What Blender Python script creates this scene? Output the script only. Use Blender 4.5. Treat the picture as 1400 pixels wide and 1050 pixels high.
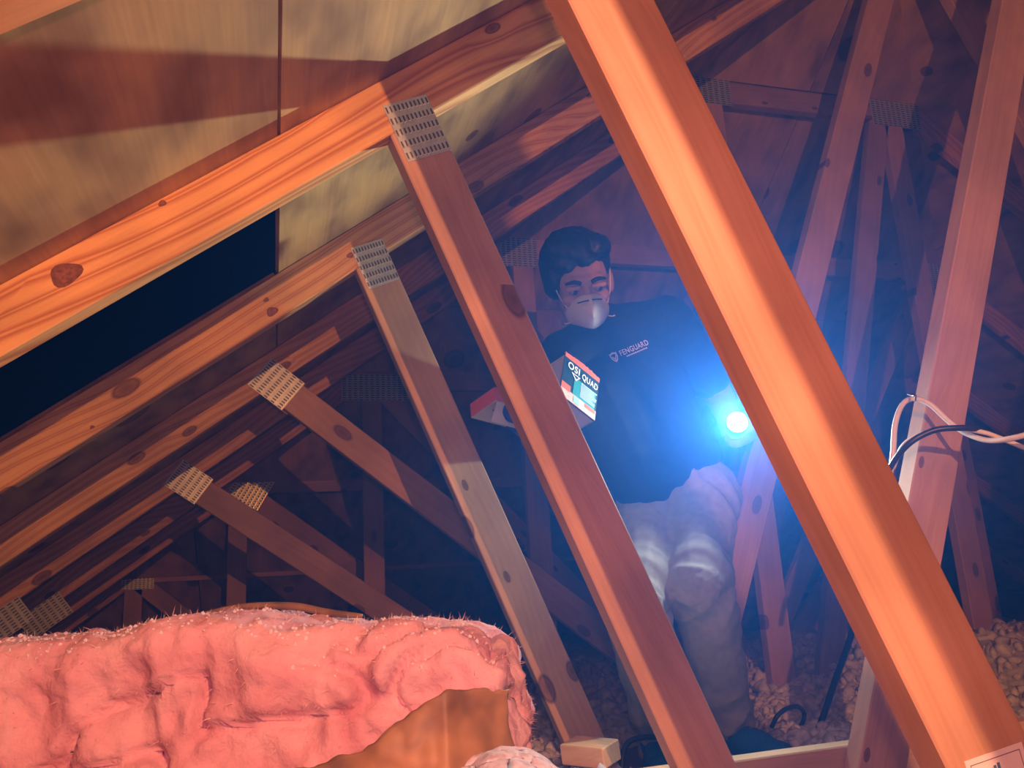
import bpy, bmesh, math, random
from mathutils import Vector, Matrix, noise
random.seed(7)
SC = bpy.context.scene
COL = SC.collection
for o in list(bpy.data.objects):
    bpy.data.objects.remove(o)

# ---------------------------------------------------------------- camera
# world axes: x runs along the trusses (left to right), y runs from truss to truss (away), z is up; the phone is at the origin
cam_d = bpy.data.cameras.new('camera'); cam = bpy.data.objects.new('camera', cam_d); COL.objects.link(cam)
cR = Vector((0.96091237, -0.27108414, -0.05622112)); cU = Vector((-0.00983699, -0.23637533, 0.97161203)); cF = Vector((0.2766779, 0.93308097, 0.22980262))
cam.matrix_world = Matrix(((cR.x, cU.x, -cF.x, 0), (cR.y, cU.y, -cF.y, 0), (cR.z, cU.z, -cF.z, 0), (0, 0, 0, 1)))
cam_d.sensor_width = 36; cam_d.lens = 1118.4 / 1400 * 36; cam_d.clip_start = 0.02; cam_d.clip_end = 60
SC.camera = cam
# ---------------------------------------------------------------- world, lamps, exposure
wd = bpy.data.worlds.new('world'); SC.world = wd; wd.use_nodes = True
wd.node_tree.nodes['Background'].inputs[0].default_value = (0.10, 0.20, 0.75, 1)
wd.node_tree.nodes['Background'].inputs[1].default_value = 0.0010
la = bpy.data.lights.new('head_lamp', 'POINT'); la.energy = 96; la.color = (1.0, 0.40, 0.22); la.shadow_soft_size = 0.008
lao = bpy.data.objects.new('head_lamp', la); COL.objects.link(lao); lao.location = (0.215, -0.53, 0.51)
lp = bpy.data.lights.new('camera_fill', 'POINT'); lp.energy = 12.0; lp.color = (1.0, 0.33, 0.50); lp.shadow_soft_size = 0.01  # pinkish fill lamp added at the camera to lift the shaded wood
lpo = bpy.data.objects.new('camera_fill', lp); COL.objects.link(lpo); lpo.location = cR * .015 + cU * .05 - cF * .01
SC.view_settings.view_transform = 'Standard'; SC.view_settings.look = 'None'; SC.view_settings.gamma = 1; SC.view_settings.use_curve_mapping = False
SC.view_settings.exposure = 0.0
SC.cycles.use_denoising = True
SC.cycles.max_bounces = 3; SC.cycles.diffuse_bounces = 2; SC.cycles.glossy_bounces = 2; SC.cycles.volume_bounces = 0; SC.cycles.use_adaptive_sampling = True; SC.cycles.adaptive_threshold = .04
SC.cycles.sample_clamp_indirect = 4
FLASH_POS = Vector((1.0375, 1.6649, 0.3239))
FLASH_W = 42.0

# ---------------------------------------------------------------- helpers
def tag(o, label=None, cat=None, group=None, kind=None):
    if label: o['label'] = label
    if cat: o['category'] = cat
    if group: o['group'] = group
    if kind: o['kind'] = kind
    return o
def empty(name, loc=(0, 0, 0)):
    o = bpy.data.objects.new(name, None); COL.objects.link(o); o.location = loc; o.empty_display_size = .05
    return o
def link(name, me, mat=None, parent=None, mw=None):
    o = bpy.data.objects.new(name, me); COL.objects.link(o)
    if mat is not None:
        me.materials.clear(); me.materials.append(mat)
    if mw is not None: o.matrix_world = mw
    if parent is not None:
        o.parent = parent
        o.matrix_parent_inverse = Matrix.Translation(parent.location).inverted()
    return o
def mesh_from(bm, name, smooth=False):
    me = bpy.data.meshes.new(name); bmesh.ops.recalc_face_normals(bm, faces=bm.faces[:]); bm.to_mesh(me); bm.free()
    if smooth:
        for p in me.polygons: p.use_smooth = True
    return me
def pydata(name, v, f, smooth=False):
    me = bpy.data.meshes.new(name); me.from_pydata(v, [], f); me.update()
    if smooth: me.polygons.foreach_set('use_smooth', [True] * len(me.polygons))
    return me
def tube(name, pts, r, mat, parent=None, res=8, sub=6, radii=None):
    """smooth tube through points"""
    P = [Vector(p) for p in pts]; out = []; rr = []
    n = len(P)
    for i in range(n - 1):
        p0, p1, p2, p3 = P[max(i - 1, 0)], P[i], P[i + 1], P[min(i + 2, n - 1)]
        for k in range(sub):
            t = k / sub
            out.append(.5 * ((2 * p1) + (p2 - p0) * t + (2 * p0 - 5 * p1 + 4 * p2 - p3) * t * t + (3 * p1 - p0 - 3 * p2 + p3) * t ** 3))
            rr.append(r if radii is None else radii[i] * (1 - t) + radii[i + 1] * t)
    out.append(P[-1]); rr.append(r if radii is None else radii[-1])
    v, f = [], []
    side = None
    for i, p in enumerate(out):
        d = (out[min(i + 1, len(out) - 1)] - out[max(i - 1, 0)]).normalized()
        if side is None:
            side = d.orthogonal().normalized()
        side = (side - d * side.dot(d)).normalized(); b = d.cross(side)
        for k in range(res):
            a = 2 * math.pi * k / res
            v.append(p + (side * math.cos(a) + b * math.sin(a)) * rr[i])
    for i in range(len(out) - 1):
        for k in range(res):
            f.append((i * res + k, i * res + (k + 1) % res, (i + 1) * res + (k + 1) % res, (i + 1) * res + k))
    f.append(tuple(range(res))[::-1]); f.append(tuple(range((len(out) - 1) * res, len(out) * res)))
    return link(name, pydata(name, v, f, True), mat, parent)

# ---------------------------------------------------------------- materials
def new_mat(name):
    m = bpy.data.materials.new(name); m.use_nodes = True
    nt = m.node_tree; b = nt.nodes['Principled BSDF']
    return m, nt, b
def N(nt, t, **kw):
    n = nt.nodes.new(t)
    for k, v in kw.items(): setattr(n, k, v)
    return n
def ramp(nt, stops):
    r = N(nt, 'ShaderNodeValToRGB'); e = r.color_ramp.elements
    while len(e) < len(stops): e.new(.5)
    for i, (p, c) in enumerate(stops):
        e[i].position = p; e[i].color = (*c, 1) if len(c) == 3 else c
    return r
def mixc(nt, fac, a, b, mode='MIX'):
    m = N(nt, 'ShaderNodeMix', data_type='RGBA', blend_type=mode)
    for s, x in ((m.inputs[0], fac), (m.inputs[6], a), (m.inputs[7], b)):
        if isinstance(x, (int, float)): s.default_value = x
        elif isinstance(x, tuple): s.default_value = (*x, 1)
        else: nt.links.new(x, s)
    return m.outputs[2]
def math_n(nt, op, a, b=None):
    m = N(nt, 'ShaderNodeMath', operation=op)
    for s, x in ((m.inputs[0], a), (m.inputs[1], b)):
        if x is None: continue
        if isinstance(x, (int, float)): s.default_value = x
        else: nt.links.new(x, s)
    return m.outputs[0]
def plain(name, col, rough=.6, metal=0, noise_amt=.12, scale=30, bump=0, emit=None, es=0):
    m, nt, b = new_mat(name)
    tc = N(nt, 'ShaderNodeTexCoord'); nz = N(nt, 'ShaderNodeTexNoise'); nz.inputs['Scale'].default_value = scale; nz.inputs['Detail'].default_value = 2
    nt.links.new(tc.outputs['Object'], nz.inputs['Vector'])
    mr = N(nt, 'ShaderNodeMapRange'); mr.inputs[1].default_value = .30; mr.inputs[2].default_value = .70; nt.links.new(nz.outputs['Fac'], mr.inputs[0])
    c = mixc(nt, mr.outputs[0], tuple(x * (1 - noise_amt) for x in col), tuple(min(1, x * (1 + noise_amt)) for x in col))
    nt.links.new(c, b.inputs['Base Color']); b.inputs['Roughness'].default_value = rough; b.inputs['Metallic'].default_value = metal
    if bump > .45:
        bp = N(nt, 'ShaderNodeBump'); bp.inputs['Strength'].default_value = bump; bp.inputs['Distance'].default_value = .003
        nt.links.new(nz.outputs['Fac'], bp.inputs['Height']); nt.links.new(bp.outputs[0], b.inputs['Normal'])
    if emit:
        b.inputs['Emission Color'].default_value = (*emit, 1); b.inputs['Emission Strength'].default_value = es
    return m
def wood(name, light, dark, knot=(.10, .045, .02), ring=46, contrast=1.0, plys=False):
    """board: local x along the grain, y across the width, z through the thickness"""
    m, nt, b = new_mat(name)
    tc = N(nt, 'ShaderNodeTexCoord'); oi = N(nt, 'ShaderNodeObjectInfo')
    off = N(nt, 'ShaderNodeVectorMath', operation='SCALE'); off.inputs[0].default_value = (7.3, 1.9, 3.1)
    nt.links.new(oi.outputs['Random'], off.inputs['Scale'])
    add = N(nt, 'ShaderNodeVectorMath', operation='ADD'); nt.links.new(tc.outputs['Object'], add.inputs[0]); nt.links.new(off.outputs[0], add.inputs[1])
    # knots
    mk = N(nt, 'ShaderNodeMapping'); mk.inputs['Scale'].default_value = (4.2, 8.5, .9) if not plys else (2.6, 2.9, .5); nt.links.new(add.outputs[0], mk.inputs[0])
    vo = N(nt, 'ShaderNodeTexVoronoi', voronoi_dimensions='2D'); vo.inputs['Scale'].default_value = 1.0; nt.links.new(mk.outputs[0], vo.inputs['Vector'])
    sepc = N(nt, 'ShaderNodeSeparateColor'); nt.links.new(vo.outputs['Color'], sepc.inputs[0])
    gate = math_n(nt, 'GREATER_THAN', sepc.outputs[0], .52)
    size = math_n(nt, 'MULTIPLY', sepc.outputs[1], .75)
    size = math_n(nt, 'ADD', size, .35)
    kd = math_n(nt, 'DIVIDE', vo.outputs['Distance'], size)
    kr = ramp(nt, [(0.0, (1, 1, 1)), (.09, (.75, .75, .75)), (.115, (1, 1, 1)), (.15, (0, 0, 0))]); nt.links.new(kd, kr.inputs[0])
    kmask = math_n(nt, 'MULTIPLY', kr.outputs[0], gate)
    swirl = ramp(nt, [(0.0, (1, 1, 1)), (.5, (0, 0, 0))]); nt.links.new(kd, swirl.inputs[0])
    sw = math_n(nt, 'MULTIPLY', swirl.outputs[0], gate)
    # rings wandering along the board
    mp = N(nt, 'ShaderNodeMapping'); mp.inputs['Scale'].default_value = (.75, 1, 1) if not plys else (.5, .9, 1); nt.links.new(add.outputs[0], mp.inputs[0])
    nz = N(nt, 'ShaderNodeTexNoise'); nz.inputs['Scale'].default_value = 1.5; nz.inputs['Detail'].default_value = .6; nt.links.new(mp.outputs[0], nz.inputs['Vector'])
    sep = N(nt, 'ShaderNodeSeparateXYZ'); nt.links.new(add.outputs[0], sep.inputs[0])
    wob = math_n(nt, 'MULTIPLY', math_n(nt, 'SUBTRACT', nz.outputs['Fac'], .5), .30 if not plys else .5)
    yy = math_n(nt, 'ADD', sep.outputs[1], wob)
    m2 = N(nt, 'ShaderNodeMapping'); m2.inputs['Scale'].default_value = (.6, 26, 10); nt.links.new(add.outputs[0], m2.inputs[0])
    n3 = N(nt, 'ShaderNodeTexNoise'); n3.inputs['Scale'].default_value = 1; n3.inputs['Detail'].default_value = 0; nt.links.new(m2.outputs[0], n3.inputs['Vector'])
    yy = math_n(nt, 'ADD', yy, math_n(nt, 'MULTIPLY', n3.outputs['Fac'], .9 / ring))
    yy = math_n(nt, 'ADD', yy, math_n(nt, 'MULTIPLY', sw, .012))
    yy = math_n(nt, 'ADD', yy, math_n(nt, 'MULTIPLY', sep.outputs[2], .35))
    ph = math_n(nt, 'MULTIPLY', yy, ring * 6.283)
    s = math_n(nt, 'SINE', ph)
    g = ramp(nt, [(0.0, (0, 0, 0)), (.45, (.12, .12, .12)), (.86, (.8, .8, .8)), (.93, (1, 1, 1)), (1, (.2, .2, .2))])
    nt.links.new(math_n(nt, 'ADD', math_n(nt, 'MULTIPLY', s, .5), .5), g.inputs[0])
    # fine fibre
    mf = N(nt, 'ShaderNodeMapping'); mf.inputs['Scale'].default_value = (5, 160, 160); nt.links.new(add.outputs[0], mf.inputs[0])
    nf = N(nt, 'ShaderNodeTexNoise'); nf.inputs['Scale'].default_value = 1; nf.inputs['Detail'].default_value = 1; nt.links.new(mf.outputs[0], nf.inputs['Vector'])
    # blotches
    nb = N(nt, 'ShaderNodeTexNoise'); nb.inputs['Scale'].default_value = 7 if not plys else 11; nb.inputs['Detail'].default_value = 2; nt.links.new(mp.outputs[0], nb.inputs['Vector'])
    tone = mixc(nt, math_n(nt, 'MULTIPLY', g.outputs[0], .62 * contrast), light, dark)
    tone = mixc(nt, math_n(nt, 'MULTIPLY', nf.outputs['Fac'], .38), tone, tuple(x * .55 for x in dark))
    bl = ramp(nt, [(.35, (.78, .78, .78)), (.65, (1.08, 1.06, 1.02))] if not plys else [(.30, (.52, .46, .44)), (.52, (.95, .92, .86)), (.70, (1.2, 1.15, .95))]); nt.links.new(nb.outputs['Fac'], bl.inputs[0])
    tone = mixc(nt, 1.0, tone, bl.outputs[0], 'MULTIPLY')
    var = math_n(nt, 'ADD', math_n(nt, 'MULTIPLY', oi.outputs['Random'], .25), .86)
    hs = N(nt, 'ShaderNodeHueSaturation'); nt.links.new(var, hs.inputs['Value']); nt.links.new(tone, hs.inputs['Color'])
    colr = mixc(nt, math_n(nt, 'MULTIPLY', kmask, .85), hs.outputs[0], knot)
    nt.links.new(colr, b.inputs['Base Color']); b.inputs['Roughness'].default_value = .62; b.inputs['Specular IOR Level'].default_value = .25
    return m
M = {}
M['pine'] = wood('pine_lumber', (.86, .56, .24), (.50, .20, .06), contrast=1.25)
M['pine_flame'] = wood('flame_grained_pine', (.88, .55, .22), (.46, .16, .045), ring=27, contrast=1.4)
M['pine_pale'] = wood('pale_pine_lumber', (.80, .57, .37), (.62, .40, .22), ring=60, contrast=.6)
M['pine_plain'] = wood('plain_pine_lumber', (.62, .42, .30), (.50, .29, .18), ring=34, contrast=.55)
M['ply'] = wood('plywood_veneer', (.58, .40, .19), (.36, .22, .10), ring=9, contrast=.4, plys=True)
M['steel'] = plain('galvanised_steel', (.60, .70, .80), .42, .5, .12, 60, .2)
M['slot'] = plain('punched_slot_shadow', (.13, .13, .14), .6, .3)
M['tooth'] = plain('bright_cut_steel', (.85, .86, .86), .25, .9)
M['drywall'] = plain('drywall_paper', (.38, .34, .30), .9, 0, .1, 8)
M['kraft'] = plain('kraft_paper', (.30, .18, .085), .55, 0, .5, 20, .9)
M['board_brown'] = plain('brown_hardboard', (.13, .075, .05), .8, 0, .3, 12, .3)
M['cable_w'] = plain('white_cable_jacket', (.75, .75, .74), .4, 0, .04)
M['cable_k'] = plain('black_cable_jacket', (.02, .022, .025), .35, 0, .1)
M['nail'] = plain('dark_steel_nail', (.12, .11, .11), .4, .7)

# ---------------------------------------------------------------- roof geometry (metres)
N1, SP = 1.22, .607
TA = .7265; Z0 = .705; UR = 2.02; ZR = Z0 + TA * UR
CW, TH = .0889, .038
VD = CW * math.sqrt(1 + TA * TA)      # depth of a sloped chord measured straight down
BZ = -.60                             # top of the bottom chords
FLAT = {2: 1.803, 3: 1.377, 4: .955, 5: .565, 6: .17, 7: -.2}
def pn(k): return N1 + k * SP

def inter(p, d, q, e):
    den = d[0] * e[1] - d[1] * e[0]
    t = ((q[0] - p[0]) * e[1] - (q[1] - p[1]) * e[0]) / den
    return (p[0] + d[0] * t, p[1] + d[1] * t)
def lumber(name, a, b, n, parent, mat, w=CW, th=TH, cut0=None, cut1=None, bev=.0022, seg=1):
    """a straight board lying in a truss plane; a, b: ends of its centre line (x, z); cuts: (point, direction) lines"""
    dx, dz = b[0] - a[0], b[1] - a[1]; L = math.hypot(dx, dz); d = (dx / L, dz / L); m = (-d[1], d[0])
    cs = []
    for s in (-1, 1):
        p = (a[0] + m[0] * s * w / 2, a[1] + m[1] * s * w / 2)
        e0 = inter(p, d, *cut0) if cut0 else p
        q = (b[0] + m[0] * s * w / 2, b[1] + m[1] * s * w / 2)
        e1 = inter(q, d, *cut1) if cut1 else q
        cs.append((e0, e1))
    c = ((a[0] + b[0]) / 2, (a[1] + b[1]) / 2)
    def loc(p): return ((p[0] - c[0]) * d[0] + (p[1] - c[1]) * d[1], (p[0] - c[0]) * m[0] + (p[1] - c[1]) * m[1])
    quad = [loc(cs[0][0]), loc(cs[0][1]), loc(cs[1][1]), loc(cs[1][0])]
    bm = bmesh.new()
    lo = [bm.verts.new((x, y, -th / 2)) for x, y in quad]; hi = [bm.verts.new((x, y, th / 2)) for x, y in quad]
    bm.faces.new(lo[::-1]); bm.faces.new(hi)
    for i in range(4): bm.faces.new((lo[i], lo[(i + 1) % 4], hi[(i + 1) % 4], hi[i]))
    bmesh.ops.bevel(bm, geom=bm.edges[:], offset=bev, segments=seg, affect='EDGES', profile=.5)
    me = mesh_from(bm, name)
    mw = Matrix(((d[0], m[0], 0, c[0]), (0, 0, -1, n + th / 2), (d[1], m[1], 0, c[1]), (0, 0, 0, 1)))
    return link(name, me, mat, parent, mw)
PLATE = {}
def plate(c, n, parent, ang, lw=.105, lh=.08, rows=5, cols=11, bright=False):
    key = (lw, lh, rows, cols)
    if key not in PLATE:
        bm = bmesh.new()
        bmesh.ops.create_cube(bm, size=1, matrix=Matrix.Diagonal((lw, lh, .0016, 1)))
        bmesh.ops.bevel(bm, geom=bm.edges[:], offset=.0004, segments=1, affect='EDGES')
        me = mesh_from(bm, 'nail_plate')
        v, f, v2, f2 = [], [], [], []
        def bx(v, f, x, y, z, sx, sy, sz, rot=0):
            i = len(v); cr, sr = math.cos(rot), math.sin(rot)
            for dz in (-1, 1):
                for ax, ay in ((-1, -1), (1, -1), (1, 1), (-1, 1)):
                    px, py = ax * sx / 2, ay * sy / 2
                    v.append((x + px * cr - py * sr, y + px * sr + py * cr, z + dz * sz / 2))
            f += [(i, i + 3, i + 2, i + 1), (i + 4, i + 5, i + 6, i + 7)] + [(i + j, i + (j + 1) % 4, i + 4 + (j + 1) % 4, i + 4 + j) for j in range(4)]
        for r in range(rows):
            x = (r + .5) / rows * lw - lw / 2
            for q in range(cols):
                y = (q + .5) / cols * lh - lh / 2
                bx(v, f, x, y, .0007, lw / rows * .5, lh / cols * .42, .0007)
                bx(v2, f2, x + lw / rows * .31, y, .0012, lw / rows * .10, lh / cols * .6, .0016, .3)
        PLATE[key] = (me, pydata('tooth_slots', v, f), pydata('cut_teeth', v2, f2))
    me, s, t = PLATE[key]
    ca, sa = math.cos(ang), math.sin(ang)
    mw = Matrix(((ca, -sa, 0, c[0]), (0, 0, -1, n - .0009), (sa, ca, 0, c[1]), (0, 0, 0, 1)))
    o = link('nail_plate', me, M['steel'], parent, mw)
    for nm, mm, ma in (('tooth_slots', s, M['slot']), ('cut_teeth', t, M['tooth'])):
        c_ = bpy.data.objects.new(nm, mm); COL.objects.link(c_)
        if not mm.materials: mm.materials.append(ma)
        c_.parent = o; c_['kind'] = 'stuff'
    return o

PITCH = math.atan(TA)
def roof_z(u): return Z0 + TA * min(u, 2 * UR - u)
def truss(k, label, mats, joint_w=True):
    n = pn(k); t = empty('roof_truss', (UR, n + TH / 2, BZ - CW))
    tag(t, label, 'truss', 'roof trusses')
    vert = (0, 1)
    flat = FLAT.get(k)
    uL = (flat - Z0) / TA if flat is not None else UR
    h2 = VD / 2
    def ch(u): return (u, Z0 + TA * u - h2)
    mt = mats[0]
    lumber('top_chord', ch(-1.72), ch(uL), n, t, mt, cut0=((-1.72, 0), vert), cut1=((uL, 0), vert))
    mir = lambda p: (2 * UR - p[0], p[1])
    lumber('top_chord', mir(ch(uL)), mir(ch(-1.72)), n, t, M['pine'], cut0=((2 * UR - uL, 0), vert), cut1=((2 * UR + 1.72, 0), vert))
    if flat is not None:
        lumber('flat_top_chord', (uL, flat - CW / 2), (2 * UR - uL, flat - CW / 2), n, t, mats[1], cut0=((uL, 0), vert), cut1=((2 * UR - uL, 0), vert))
    lumber('bottom_chord', (-1.85, BZ - CW / 2), (2 * UR + 1.85, BZ - CW / 2), n, t, M['pine_plain'])
    botcut = ((0, BZ), (1, 0))
    if flat is None:
        undL = ((0, Z0 - VD), (1, TA)); undR = ((2 * UR, Z0 - VD), (1, -TA))
        # Fink webs: short web off the chord, long web up to the ridge, and their mirror images
        wa, wb = (.223, .728), (.76, -.60)
        ra, rb = (.835, BZ), (1.985, ZR - .12)
        lumber('web', wa, wb, n, t, mats[1], cut0=undL, cut1=botcut)
        lumber('web', rb, ra, n, t, mats[2], cut0=undL, cut1=botcut)
        lumber('web', mir(wa), mir(wb), n, t, M['pine_plain'], cut0=undR, cut1=botcut)
        lumber('web', mir(rb), mir(ra), n, t, M['pine_plain'], cut0=undR, cut1=botcut)
        if k >= -2:
            wang = math.atan2(wb[1] - wa[1], wb[0] - wa[0])
            plate((.222, .740), n, t, wang, .108, .080)
        plate((UR, ZR - .13), n, t, math.pi / 2, .15, .16, 7, 17)
        plate((.80, BZ - .01), n, t, 0, .2, .12, 9, 13)
    return t, uL, flat, botcut

# ---------------------------------------------------------------- the setting: ceiling (roof deck) and floor
ceil = empty('ceiling', (0, 1.2, .7)); tag(ceil, 'plywood roof deck sloping over the trusses', None, None, 'structure')
HS = .70
def hip_z(n): return 1.803 - HS * (n - pn(2))
def clip(poly, a, b, c):
    """keep a*x+b*y<=c"""
    out = []
    for i in range(len(poly)):
        p, q = poly[i], poly[(i + 1) % len(poly)]
        fp, fq = a * p[0] + b * p[1] - c, a * q[0] + b * q[1] - c
        if fp <= 0: out.append(p)
        if (fp < 0 < fq) or (fq < 0 < fp):
            t = fp / (fp - fq); out.append((p[0] + (q[0] - p[0]) * t, p[1] + (q[1] - p[1]) * t))
    return out
def deck(poly, zf, gx, parent=ceil, th=.0127):
    """a plywood sheet: polygon in (x,y), height function, local x along the face grain direction gx"""
    if len(poly) < 3: return
    c = Vector((sum(p[0] for p in poly) / len(poly), sum(p[1] for p in poly) / len(poly), 0)); c.z = zf(c.x, c.y)
    X = Vector(gx).normalized(); e = 1e-3
    gxn = (zf(c.x + e, c.y) - zf(c.x, c.y)) / e; gyn = (zf(c.x, c.y + e) - zf(c.x, c.y)) / e
    nn = Vector((-gxn, -gyn, 1)).normalized()
    X = (X - nn * X.dot(nn)).normalized(); Y = nn.cross(X)
    mw = Matrix((X, Y, nn)).transposed().to_4x4(); mw.translation = c
    inv = mw.inverted()
    bm = bmesh.new(); lo = []; hi = []
    for p in poly:
        q = inv @ Vector((p[0], p[1], zf(p[0], p[1])))
        lo.append(bm.verts.new((q.x, q.y, 0))); hi.append(bm.verts.new((q.x, q.y, th)))
    bm.faces.new(lo[::-1]); bm.faces.new(hi)
    for i in range(len(lo)): bm.faces.new((lo[i], lo[(i + 1) % len(lo)], hi[(i + 1) % len(lo)], hi[i]))
    return link('plywood_panel', mesh_from(bm, 'plywood_panel'), M['ply'], parent, mw)
zl = lambda x, y: Z0 + TA * x + .0008
zr = lambda x, y: Z0 + TA * (2 * UR - x) + .0008
zh = lambda x, y: hip_z(y) + .002
G = .0025
rows = [(-1.9, -.986), (-.986, 0), (0, .986), (.986, UR)]
hipc = lambda poly: clip(poly, TA, HS, 1.803 - Z0 + HS * pn(2))       # left of the hip line
for i, (a, b) in enumerate(rows):
    cuts = {0: [-1.4, .63, 1.24], 1: [-1.2, 1.238], 2: [-.58, 1.845], 3: [-1.2, 1.238]}[i]
    start = {0: [(-1.4, 1.238), (1.845, 4.28), (4.28, 6.2)], 1: [(-1.2, 1.238), (1.845, 3.66), (3.66, 6.2)], 2: [(-.59, 1.845), (1.845, 4.3)], 3: [(-1.2, 1.24), (1.24, 3.66)]}[i]
    for (y0, y1) in start:
        ga, gb = (G, G)
        q = hipc([(a + ga, y0 + G), (b - gb, y0 + G), (b - gb, y1 - G), (a + ga, y1 - G)])
        deck(q, zl, (0, 1, 0))
        q2 = [(2 * UR - p[0], p[1]) for p in q][::-1]
        deck(q2, zr, (0, 1, 0))
# hip end
nr = pn(2) + (1.803 - ZR) / HS
hl = lambda y: (hip_z(y) - Z0) / TA
for (y0, y1) in ((nr, pn(2)), (pn(2), pn(3) + .3), (pn(3) + .3, pn(5)), (pn(5), 6.0)):
    for (x0, x1) in ((-2.2, -.4), (-.4, UR), (UR, 2 * UR + .4), (2 * UR + .4, 2 * UR + 2.2)):
        q = [(x0 + G, y0 + G), (x1 - G, y0 + G), (x1 - G, y1 - G), (x0 + G, y1 - G)]
        q = clip(q, -TA, -HS, -(1.803 - Z0 + HS * pn(2)) )
        q = clip(q, TA, -HS, TA * 2 * UR - (1.803 - Z0 + HS * pn(2)))
        deck(q, zh, (0, 1, -HS))
fl = pydata('floor', [(-2, -1.5, -.70), (6.2, -1.5, -.70), (6.2, 6.4, -.70), (-2, 6.4, -.70), (-2, -1.5, -.715), (6.2, -1.5, -.715), (6.2, 6.4, -.715), (-2, 6.4, -.715)],
            [(0, 1, 2, 3), (7, 6, 5, 4), (0, 4, 5, 1), (1, 5, 6, 2), (2, 6, 7, 3), (3, 7, 4, 0)])
tag(link('floor', fl, M['drywall']), 'drywall ceiling of the rooms below under the insulation', None, None, 'structure')

# ---------------------------------------------------------------- trusses
P_, PP, PL = M['pine'], M['pine_pale'], M['pine_plain']
truss(-2, 'roof truss right beside the phone, known by its shadow on the nearest wide web', (PL, PL, PL))
truss(-1, 'nearest visible roof truss, its wide diagonal web crossing the right of the picture', (P_, PL, PL))
T1, *_ = truss(0, 'roof truss with the brightest orange top chord, its web crossing in front of the man', (M['pine_flame'], PL, PL))
T2, *_ = truss(1, 'second orange roof truss, its pale web standing left of the man', (P_, PP, PL))
def hip(k, label, jack=None, posts=(), diags=(), plates=()):
    t, uL, flat, bot = truss(k, label, (P_, PL, PL)); n = pn(k)
    und = ((0, Z0 - VD), (1, TA)); fu = ((0, flat - CW), (1, 0))
    if jack:
        lumber('web', jack[0], jack[1], n, t, PL, cut0=und)
    for u in posts:
        lumber('post', (u, flat - CW), (u, BZ), n, t, PL)
    for a, b in diags:
        lumber('web', a, b, n, t, PL, cut0=fu if a[1] > b[1] else None, th=.034)
    for c, ang, lw, lh, r, q in plates:
        plate(c, n, t, ang, lw, lh, r, q)
    return t
hip(2, 'flat-topped hip truss just behind the man, its shiny plate at a knotty web',
    jack=((-.02, .61), (1.26, -.42)), posts=(1.575, 2.40), diags=[((2.335, 1.71), (1.68, -.62))],
    plates=[((.0, .592), -.675, .125, .105, 5, 12), ((1.56, 1.755), 0, .2, .11, 8, 12), ((2.42, 1.752), 0, .24, .12, 10, 12)])
hip(3, 'flat-topped hip truss level with the top of the man\'s head',
    jack=((-.30, .39), (.92, -.47)), posts=(.98, 3.06), diags=[((3.0, 1.29), (1.75, -.6))],
    plates=[((-.29, .386), -.61, .125, .105, 5, 12), ((.965, 1.315), 0, .16, .13, 7, 13), ((3.07, 1.315), 0, .16, .13, 7, 13), ((-0.8191, -0.0462), PITCH, .14, .09, 6, 9)])
hip(4, 'flat-topped hip truss at the man\'s chest height, left of him',
    posts=(.415, 3.62), diags=[((.46, .868), (1.78, -.55)), ((3.56, .868), (2.3, -.55))],
    plates=[((.43, .875), 0, .30, .125, 12, 12), ((3.61, .875), 0, .30, .125, 12, 12), ((-0.8488, -0.0427), PITCH, .17, .10, 7, 9)])
hip(5, 'low flat-topped hip truss with a bright toothed plate over the pink batt',
    posts=(-.175, 4.21), diags=[((-.15, .49), (1.05, -.40)), ((4.19, .49), (3.0, -.40))],
    plates=[((-.115, .505), -.52, .17, .17, 8, 12), ((4.16, .505), 0, .17, .14, 8, 12)])
hip(6, 'lowest dark hip truss far back under the eave', posts=(-.72, 4.7), diags=[((-.70, .09), (-.1, -.42))], plates=[((-.70, .11), 0, .16, .12, 8, 12)])
bb = lumber('brace_board', (.30, -.305 - .0445), (1.60, -.300 - .0445), N1 + TH + .001, None, PP)
tag(bb, 'pale horizontal brace board nailed behind the two lowest webs at the bottom edge', 'board')

# the large knots one can pick out on the two nearest lit chords
M['knot_rim'] = plain('knot_rim', (.20, .075, .03), .6, 0, .3, 200); M['knot_core'] = plain('knot_core', (.24, .09, .045), .6, 0, .4, 160)
def knot(p, r, chord, el=1.35):
    ang = PITCH; ca, sa = math.cos(ang), math.sin(ang); out = []
    for nm, k, lift, mat in (('knot', 1.0, .0005, M['knot_rim']), ('knot_core', .68, .0009, M['knot_core'])):
        v = []; n_ = 18
        for d in (0, .0009):
            for q in range(n_):
                a = 2 * math.pi * q / n_; rr = r * k * (1 + .12 * math.sin(3 * a + r * 900)); x, y = rr * el * math.cos(a), rr * math.sin(a)
                v.append((p[0] + x * ca - y * sa, p[1] - lift + d, p[2] + x * sa + y * ca))
        f = [tuple(range(n_)), tuple(range(2 * n_ - 1, n_ - 1, -1))] + [(q, (q + 1) % n_, n_ + (q + 1) % n_, n_ + q) for q in range(n_)]
        me = pydata(nm, v, f); o = bpy.data.objects.new(nm, me); COL.objects.link(o); me.materials.append(mat)
        par = chord if not out else out[0]
        o.parent = par
        o.matrix_parent_inverse = (Matrix.Translation(chord.parent.location) @ chord.matrix_parent_inverse @ chord.matrix_basis).inverted() if not out else Matrix()
        out.append(o)
ch1 = [c for c in T1.children if c.name.startswith('top_chord')][0]; ch2 = [c for c in T2.children if c.name.startswith('top_chord')][0]
for q, r in (((-0.2892, 1.2200, 0.4544), .0165), ((-0.1667, 1.2200, 0.5733), .0045)): knot(q, r, ch1)
for q, r in (((-0.0111, 1.8270, 0.6122), .0100), ((-0.0240, 1.8270, 0.6395), .0050), ((0.1641, 1.8270, 0.7578), .0065), ((-0.3638, 1.8270, 0.3493), .0035)): knot(q, r, ch2)

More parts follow.
